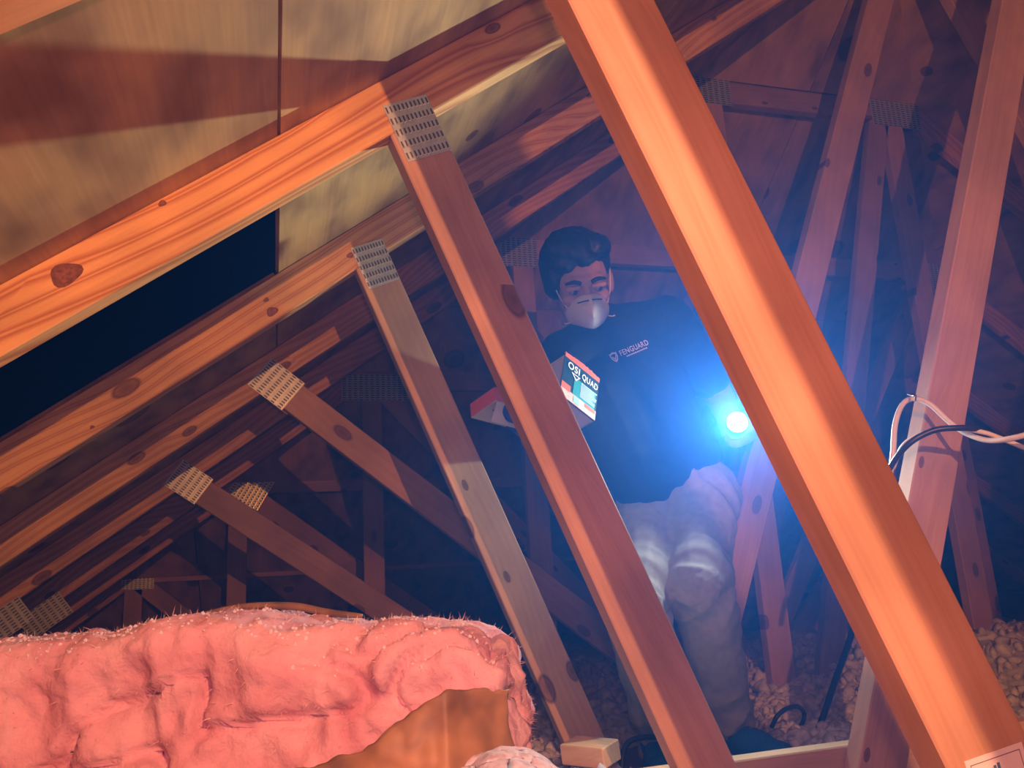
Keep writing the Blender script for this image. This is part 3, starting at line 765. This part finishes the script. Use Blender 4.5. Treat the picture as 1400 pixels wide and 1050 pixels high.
# dust mask
V, F = [], []; nr_, nt_ = 14, 36
for i in range(nr_ + 1):
    r = i / nr_
    for j in range(nt_):
        a = 2 * math.pi * j / nt_; cx_, sz_ = math.cos(a), math.sin(a)
        wz = .050 if sz_ > 0 else .058
        x = .056 * r * cx_ * (1 - .16 * max(0, sz_)); z = -.060 + wz * r * sz_
        y = -.070 - .066 * (1 - r ** 2.3) + .020 * (abs(cx_) * r) ** 2 - .010 * max(0, 1 - abs(x) / .02) * (1 - r) - (.036 * max(0, sz_) * r * (1 - abs(cx_) * .5))
        if r > .9: y -= .003
        V.append(H(x, y, z))
for i in range(nr_):
    for j in range(nt_):
        a, b = i * nt_ + j, i * nt_ + (j + 1) % nt_; F.append((a, b, b + nt_, a + nt_))
mk = link('dust_mask', pydata('dust_mask', [tuple(x) for x in V], F, True), M['mask'], man)
md = mk.modifiers.new('t', 'SOLIDIFY'); md.thickness = .0025
mk['label'] = 'white cup-shaped dust mask'
for s in (-1, 1):
    tube('nose_clip', [H(s * .004, -.1300, -.0195), H(s * .018, -.1275, -.021), H(s * .030, -.1180, -.025)], .0017, M['black'], mk, 6, 4)
    tube('strap', [H(s * .050, -.080, -.045), H(s * .064, -.058, -.018), H(s * .074, -.030, .02), H(s * .083, .010, .05)], .0016, M['elastic'], mk, 6, 5)
    tube('strap', [H(s * .045, -.078, -.082), H(s * .064, -.03, -.10), H(s * .062, .03, -.095)], .0018, M['elastic'], mk, 6, 5)
    tube('strap_tab', [H(s * .048, -.082, -.078), H(s * .057, -.086, -.080), H(s * .064, -.084, -.079)], .0024, M['elastic'], mk, 6, 3)
# t-shirt
V, F = [], []
capsule(V, F, neck + (chest - neck) * .05 , chest, .082, .112); capsule(V, F, chest - sax * .06, belly - sax * .05, .108, .108); capsule(V, F, chest + sax * .06, belly + sax * .05, .108, .108)
capsule(V, F, belly, belly.lerp(pelv, .45), .122, .118); capsule(V, F, belly - sax * .045, belly.lerp(pelv, .55) - sax * .05, .108, .105); capsule(V, F, belly + sax * .045, belly.lerp(pelv, .45) + sax * .05, .108, .108)
capsule(V, F, shR, shL, .068, .068)
capsule(V, F, shL, shL.lerp(elL, .72), .070, .062); capsule(V, F, shR, shR.lerp(elR, .60), .066, .060)
capsule(V, F, neck, shL, .066, .066); capsule(V, F, neck, shR, .062, .062)
sm = blob('t_shirt', V, F, .0065, 4)
def neck_open(p, n):
    d = (p - neck.lerp(H(0, .02, -.07), .28)).length
    k = -.03 * max(0, 1 - d / .055)
    fold = noise.noise(Vector((p.x * 9, p.y * 9, p.z * 22))) * .006 + noise.noise(p * 30) * .002 + abs(noise.noise(p * 11 + Vector((4, 4, 1)))) * -.006
    return k + fold
displace(sm, neck_open)
shirt = link('t_shirt', sm, M['shirt'], man); shirt['label'] = 'dark t-shirt with small white chest print'
tube('collar', [neck + hx * a_ + hy * b_ + hu * c_ for a_, b_, c_ in ((-.062, .02, .020), (-.045, -.045, -.006), (-.005, -.074, -.022), (.045, -.050, -.004), (.064, .02, .026))], .006, M['shirt'], shirt, 8, 6)
# trousers
V, F = [], []
capsule(V, F, belly.lerp(pelv, .75), pelv, .118, .122); capsule(V, F, hipR, hipL, .104, .108)
for a, b, c in ((hipL, knL, anL), (hipR, knR, anR)):
    capsule(V, F, a, b, .098, .072); capsule(V, F, b, b.lerp(c, .5), .072, .066); capsule(V, F, b.lerp(c, .5), c.lerp(b, -.10), .066, .054)
pm = blob('trousers', V, F, .006, 3)
def seg_t(p, a, b):
    d = b - a; t = (p - a).dot(d) / d.length_squared; return t, (p - a - d * max(0, min(1, t))).length
def ridge(q): return 1 - abs(noise.noise(q)) * 2
def folds(p, n):
    out = noise.noise(p * 12) * .004
    best = None
    for a, b, c in ((hipL, knL, anL), (hipR, knR, anR)):
        for q, r in ((a, b), (b, c)):
            t, d = seg_t(p, q, r)
            if best is None or d < best[0]: best = (d, t, q, r, q is b)
    d, t, q, r, shin = best; L = (r - q).length; ax_ = (r - q).normalized(); sd = ax_.cross(cF).normalized(); al = t * L; ac = (p - q).dot(sd); dp = (p - q).dot(cF)
    bend = math.exp(-((t - (.02 if shin else .95)) / .30) ** 2) + (math.exp(-((t - .97) / .2) ** 2) if shin else math.exp(-((t - .02) / .25) ** 2))
    k = ridge(Vector((al * 15 + ac * 7 * (1 if shin else -1), ac * 5, dp * 4 + (3 if shin else 9)))) - .6
    k2 = ridge(Vector((al * 26 - ac * 9, ac * 8, dp * 6 + 21))) - .6
    w = (.45 + .9 * min(1, bend)) * (max(.1, min(1, t / .18)) if not shin else 1)
    return out + w * (max(-.6, k) * .010 + max(-.6, k2) * .004)
displace(pm, folds)
link('trousers', pm, M['khaki'], man)
# shoes
for an, dr in ((anL, C(.42, 0, -.9)), (anR, C(-.1, 0, -1))):
    d = Vector((dr.x, dr.y, 0)).normalized(); s = Vector((-d.y, d.x, 0)); base = an.copy(); base.z = an.z - .075
    V, F = [], []
    ellips(V, F, base + d * -.02 + Zv * .035, (d * .062, s * .038, Zv * .045)); ellips(V, F, base + d * .06 + Zv * .030, (d * .085, s * .043, Zv * .038)); ellips(V, F, base + d * .13 + Zv * .022, (d * .065, s * .045, Zv * .030))
    capsule(V, F, base + Zv * .04 - d * .01, an + Zv * .012, .045, .047)
    sh = link('shoe', blob('shoe', V, F, .0055, 2), M['shoe'], man)
    V, F = [], []
    ellips(V, F, base + d * .05 - Zv * .002, (d * .145, s * .046, Zv * .016), 28, 8)
    link('sole', pydata('sole', [tuple(x) for x in V], F, True), M['sole'], sh)
    for q in range(4):
        c = base + d * (.02 + .024 * q) + Zv * (.083 - .010 * q)
        tube('lace', [c - s * .022 - Zv * .006, c + Zv * .003, c + s * .022 - Zv * .006], .0022, M['elastic'], sh, 6, 3)
# chest print
from mathutils.bvhtree import BVHTree
def text_mesh(txt, size, bold=0.0, shear=0.0):
    cu = bpy.data.curves.new('t', 'FONT'); cu.body = txt; cu.size = size; cu.offset = bold; cu.shear = shear; cu.space_character = 1.12
    o = bpy.data.objects.new('t', cu); COL.objects.link(o)
    dg = bpy.context.evaluated_depsgraph_get(); me = bpy.data.meshes.new_from_object(o.evaluated_get(dg)); bpy.data.objects.remove(o); bpy.data.curves.remove(cu)
    return me
def place_flat(me, org, X, Y, Nn, lift):
    for x in me.vertices: x.co = org + X * x.co.x + Y * x.co.y + Nn * (lift + x.co.z)
    me.update(); return me
def wrap(me, bvh):
    for x in me.vertices:
        hit = bvh.ray_cast(x.co - cF * .5, cF)
        if hit[0] is not None: x.co = hit[0] - cF * .0022
    me.update(); return me
bv = BVHTree.FromPolygons([x.co for x in sm.vertices], [p.vertices for p in sm.polygons])
px_ = C(.925, .38, 0).normalized(); py_ = C(-.38, .925, 0).normalized()
org = Vector((0.7797, 1.6850, 0.4877))
link('chest_lettering', wrap(place_flat(text_mesh('FENGUARD', .0190, .0004), org, px_ * .76, py_, -cF, 0), bv), M['print'], shirt)
v = []; f = []; x = .013
while x < .070:
    w = random.uniform(.002, .0045); i = len(v); o_ = org + px_ * x - py_ * .0075
    v += [o_, o_ + px_ * w, o_ + px_ * w + py_ * .0035, o_ + py_ * .0035]; f.append((i, i + 1, i + 2, i + 3)); x += w + .0012
link('chest_small_print', wrap(pydata('chest_small_print', v, f), bv), M['print'], shirt)
so = org - px_ * .016 + py_ * .004
V = [so + px_ * x + py_ * y for x, y in ((-.010, .010), (-.004, .011), (0, .013), (.004, .011), (.010, .010), (.010, -.001), (.006, -.009), (0, -.014), (-.006, -.009), (-.010, -.001))]
V2 = [so + (p - so) * .62 for p in V]
F = [(i, (i + 1) % 10, 10 + (i + 1) % 10, 10 + i) for i in range(10)]
link('chest_shield', wrap(pydata('chest_shield', V + V2, F), bv), M['print'], shirt)
V = [so + px_ * x + py_ * y for x, y in ((-.006, .001), (-.003, .003), (0, -.003), (.007, .007), (.008, .004), (0, -.009))]
link('chest_shield_mark', wrap(pydata('chest_shield_mark', V, [(0, 1, 2, 5), (2, 3, 4, 5)]), bv), M['print'], shirt)

# ---------------------------------------------------------------- flashlight
fl_ = empty('flashlight', FLASH_POS + fb * .06); tag(fl_, 'small lit flashlight shining at the camera from the man\'s hand', 'flashlight')
def lathe(name, prof, o, ax, mat, parent, seg=28):
    s = ax.orthogonal().normalized(); t = ax.cross(s); v = []; f = []
    for z, r in prof:
        for q in range(seg):
            a = 2 * math.pi * q / seg; v.append(o + ax * z + (s * math.cos(a) + t * math.sin(a)) * r)
    for i in range(len(prof) - 1):
        for q in range(seg): f.append((i * seg + q, i * seg + (q + 1) % seg, (i + 1) * seg + (q + 1) % seg, (i + 1) * seg + q))
    f.append(tuple(range(seg))[::-1]); f.append(tuple(range((len(prof) - 1) * seg, len(prof) * seg)))
    return link(name, pydata(name, v, f, True), mat, parent)
lathe('barrel', [(.03, .012), (.032, .0145), (.14, .0145), (.145, .012)], FLASH_POS, fb, M['black'], fl_)
lathe('head', [(.002, .0245), (.004, .0265), (.020, .026), (.036, .015)], FLASH_POS, fb, M['black'], fl_)
M['lens'] = plain('lit_lens', (.8, .9, 1), .3, 0, .01, 30, 0, (.55, .85, 1.0), 12)
lathe('lens', [(-.001, .0235), (.003, .0240)], FLASH_POS, fb, M['lens'], fl_)
lb = bpy.data.lights.new('flashlight_beam', 'SPOT'); lb.spot_size = math.radians(152); lb.spot_blend = .7; lb.energy = FLASH_W; lb.color = (.80, .87, 1.0); lb.shadow_soft_size = .012
lbo = bpy.data.objects.new('flashlight_beam', lb); COL.objects.link(lbo); lbo.location = FLASH_POS - fb * .006; lbo.rotation_euler = Vector((.72, .68, .05)).to_track_quat('Z', 'Y').to_euler()
lbo.parent = fl_; lbo.matrix_parent_inverse = Matrix.Translation(fl_.location).inverted()

# ---------------------------------------------------------------- cartons
M['card'] = plain('white_card', (.62, .62, .60), .7, 0, .05)
M['dkteal'] = plain('dark_teal_ink', (.006, .045, .065), .45, 0, .1)
M['teal'] = plain('teal_ink', (.03, .32, .36), .45, 0, .1)
M['orange'] = plain('orange_ink', (.85, .16, .06), .5, 0, .08)
M['palepink'] = plain('pale_pink_ink', (.80, .55, .48), .5, 0, .2, 60); M['palegreen'] = plain('pale_green_ink', (.35, .72, .66), .5, 0, .2, 60)
M['white'] = plain('white_ink', (.85, .85, .84), .5, 0, .02)
def boxmesh(name, o, X, Y, Z, x0, x1, y0, y1, z0, z1):
    v = [o + X * x + Y * y + Z * z for z in (z0, z1) for x, y in ((x0, y0), (x1, y0), (x1, y1), (x0, y1))]
    bm = bmesh.new(); vs = [bm.verts.new(q) for q in v]
    for fc in ((0, 3, 2, 1), (4, 5, 6, 7), (0, 1, 5, 4), (1, 2, 6, 5), (2, 3, 7, 6), (3, 0, 4, 7)): bm.faces.new([vs[i] for i in fc])
    return mesh_from(bm, name)
cw_ = C(49, -37, 27).normalized(); chh = C(-12, -53, -52); chh = (chh - cw_ * chh.dot(cw_)).normalized(); cn = cw_.cross(chh)
if cn.dot(cF) > 0: cn = -cn                              # out of the printed face, towards the phone
O = Vector((0.6204, 1.6593, 0.4790)); WX, HX, DX = .110, .124, .15
k1 = empty('sealant_carton', O + cw_ * WX / 2 + chh * HX); tag(k1, 'dark teal and orange sealant carton with white lettering held against the man\'s chest', 'carton')
def cb(nm, x0, x1, y0, y1, z0, z1, mat, par, O_=O): return link(nm, boxmesh(nm, O_, cw_, chh, cn, x0, x1, y0, y1, z0, z1), mat, par)
t_ = .003
cb('side_wall', 0, t_, 0, HX, -DX, 0, M['card'], k1); cb('side_wall', WX - t_, WX, 0, HX, -DX, 0, M['card'], k1)
cb('back_wall', 0, WX, 0, HX, -DX, -DX + t_, M['card'], k1); cb('base', 0, WX, HX - t_, HX, -DX, 0, M['card'], k1)
fr = cb('printed_face', 0, WX, -.002, HX, -t_, .0005, M['dkteal'], k1)
# torn top edge
v = []; f = []
for i in range(25):
    x = WX * i / 24; j = -.006 - .006 * abs(noise.noise(Vector((i * .9, 1.3, .2)))) - .004 * math.sin(i / 24 * 3.14)
    for y in (j, .006):
        for z in (-t_, .0012): v.append(O + cw_ * x + chh * y + cn * z)
for i in range(24):
    a = i * 4; f += [(a, a + 4, a + 5, a + 1), (a + 2, a + 3, a + 7, a + 6), (a + 1, a + 5, a + 7, a + 3), (a, a + 2, a + 6, a + 4)]
link('torn_edge', pydata('torn_edge', v, f), M['orange'], fr)
cb('teal_panel', .036, WX - .006, .046, .100, .0006, .0012, M['teal'], fr)
cb('pale_band', 0.001, WX - .001, .097, HX - .001, .0006, .0014, M['palepink'], fr)
cb('orange_patch', .001, .028, .082, .100, .0006, .0018, M['orange'], fr)
cb('teal_patch', .040, .058, .100, .118, .0012, .0020, M['palegreen'], fr); cb('orange_patch', .074, WX - .004, .098, .108, .0012, .0018, M['orange'], fr)
txy = lambda x, y: O + cw_ * x + chh * y
link('lettering', place_flat(text_mesh('OSI', .028, .0006), txy(.011, .033), cw_ * .82, -chh, cn, .002), M['white'], fr)
link('lettering', place_flat(text_mesh('QUAD', .026, .0004), txy(.056, .036), cw_ * .62, -chh, cn, .002), M['white'], fr)
V = [txy(.024, .0385), txy(.052, .0385), txy(.040, .056)]; V2 = [txy(.030, .041), txy(.047, .041), txy(.040, .051)]
link('triangle_mark', pydata('triangle_mark', [q + cn * .002 for q in V + V2], [(0, 1, 4, 3), (1, 2, 5, 4), (2, 0, 3, 5)]), M['white'], fr)
v = []; f = []
for r in range(8):
    y = .048 + r * .0056; x = .057
    while x < .104 - (r % 3) * .006:
        w = random.uniform(.003, .009); i = len(v); v += [txy(x, y) + cn * .0019, txy(x + w, y) + cn * .0019, txy(x + w, y + .0022) + cn * .0019, txy(x, y + .0022) + cn * .0019]; f.append((i, i + 1, i + 2, i + 3)); x += w + .0015
o = link('fine_print', pydata('fine_print', v, f), M['white'], fr); o['kind'] = 'stuff'
O2 = Vector((0.4507, 1.6539, 0.4005))
cw_ = C(30, -9, 22).normalized(); chh = C(-3, -30, -22); chh = (chh - cw_ * chh.dot(cw_)).normalized(); cn = cw_.cross(chh)
if cn.dot(cF) > 0: cn = -cn
k2 = empty('sealant_carton', O2 + cw_ * .06 + chh * .05); tag(k2, 'orange and white carton corner sticking out left of the reddish web', 'carton')
cb('carton_body', 0, .12, 0, .032, -.09, 0, M['orange'], k2, O2); cb('carton_base', .0, .12, .0318, .0345, -.09, .0003, M['card'], k2, O2)
v_ = boxmesh('white_flap', O2 + chh * .034, cw_, (chh * .8 - cn * .6).normalized(), cn, .004, .116, 0, .045, -.002, .001); link('white_flap', v_, M['card'], k2)

# ---------------------------------------------------------------- blue scattering volumes added for the lens glow and veil
hz = bpy.data.materials.new('glare_haze'); hz.use_nodes = True; nt = hz.node_tree; nt.nodes.clear()
ou = N(nt, 'ShaderNodeOutputMaterial'); vs_ = N(nt, 'ShaderNodeVolumeScatter'); vs_.inputs['Color'].default_value = (.03, .19, .85, 1); vs_.inputs['Density'].default_value = .40; vs_.inputs['Anisotropy'].default_value = .4
nt.links.new(vs_.outputs[0], ou.inputs['Volume'])
def haze_box(name, me, dens, label):
    m = hz if dens is None else hz.copy()
    if dens is not None:
        for n_ in m.node_tree.nodes:
            if n_.type == 'VOLUME_SCATTER': n_.inputs['Density'].default_value = dens
    o = link(name, me, m); tag(o, label, 'haze', None, 'stuff'); o.display_type = 'WIRE'
bm = bmesh.new(); bmesh.ops.create_icosphere(bm, subdivisions=4, radius=1, matrix=Matrix.Translation((1.55, 2.15, .45)) @ Matrix.Diagonal((1.50, 1.30, 1.15, 1)))
haze_box('glow_cloud', mesh_from(bm, 'glow_cloud', True), .20, 'added bluish volume standing in for lens glow around the lit flashlight')
bm = bmesh.new(); bmesh.ops.create_cube(bm, size=1, matrix=Matrix.Translation((1.9, 3.1, .85)) @ Matrix.Diagonal((8.0, 5.5, 3.1, 1)))
haze_box('haze', mesh_from(bm, 'haze'), .23, 'thin blue haze added between the trusses for the lens veil')
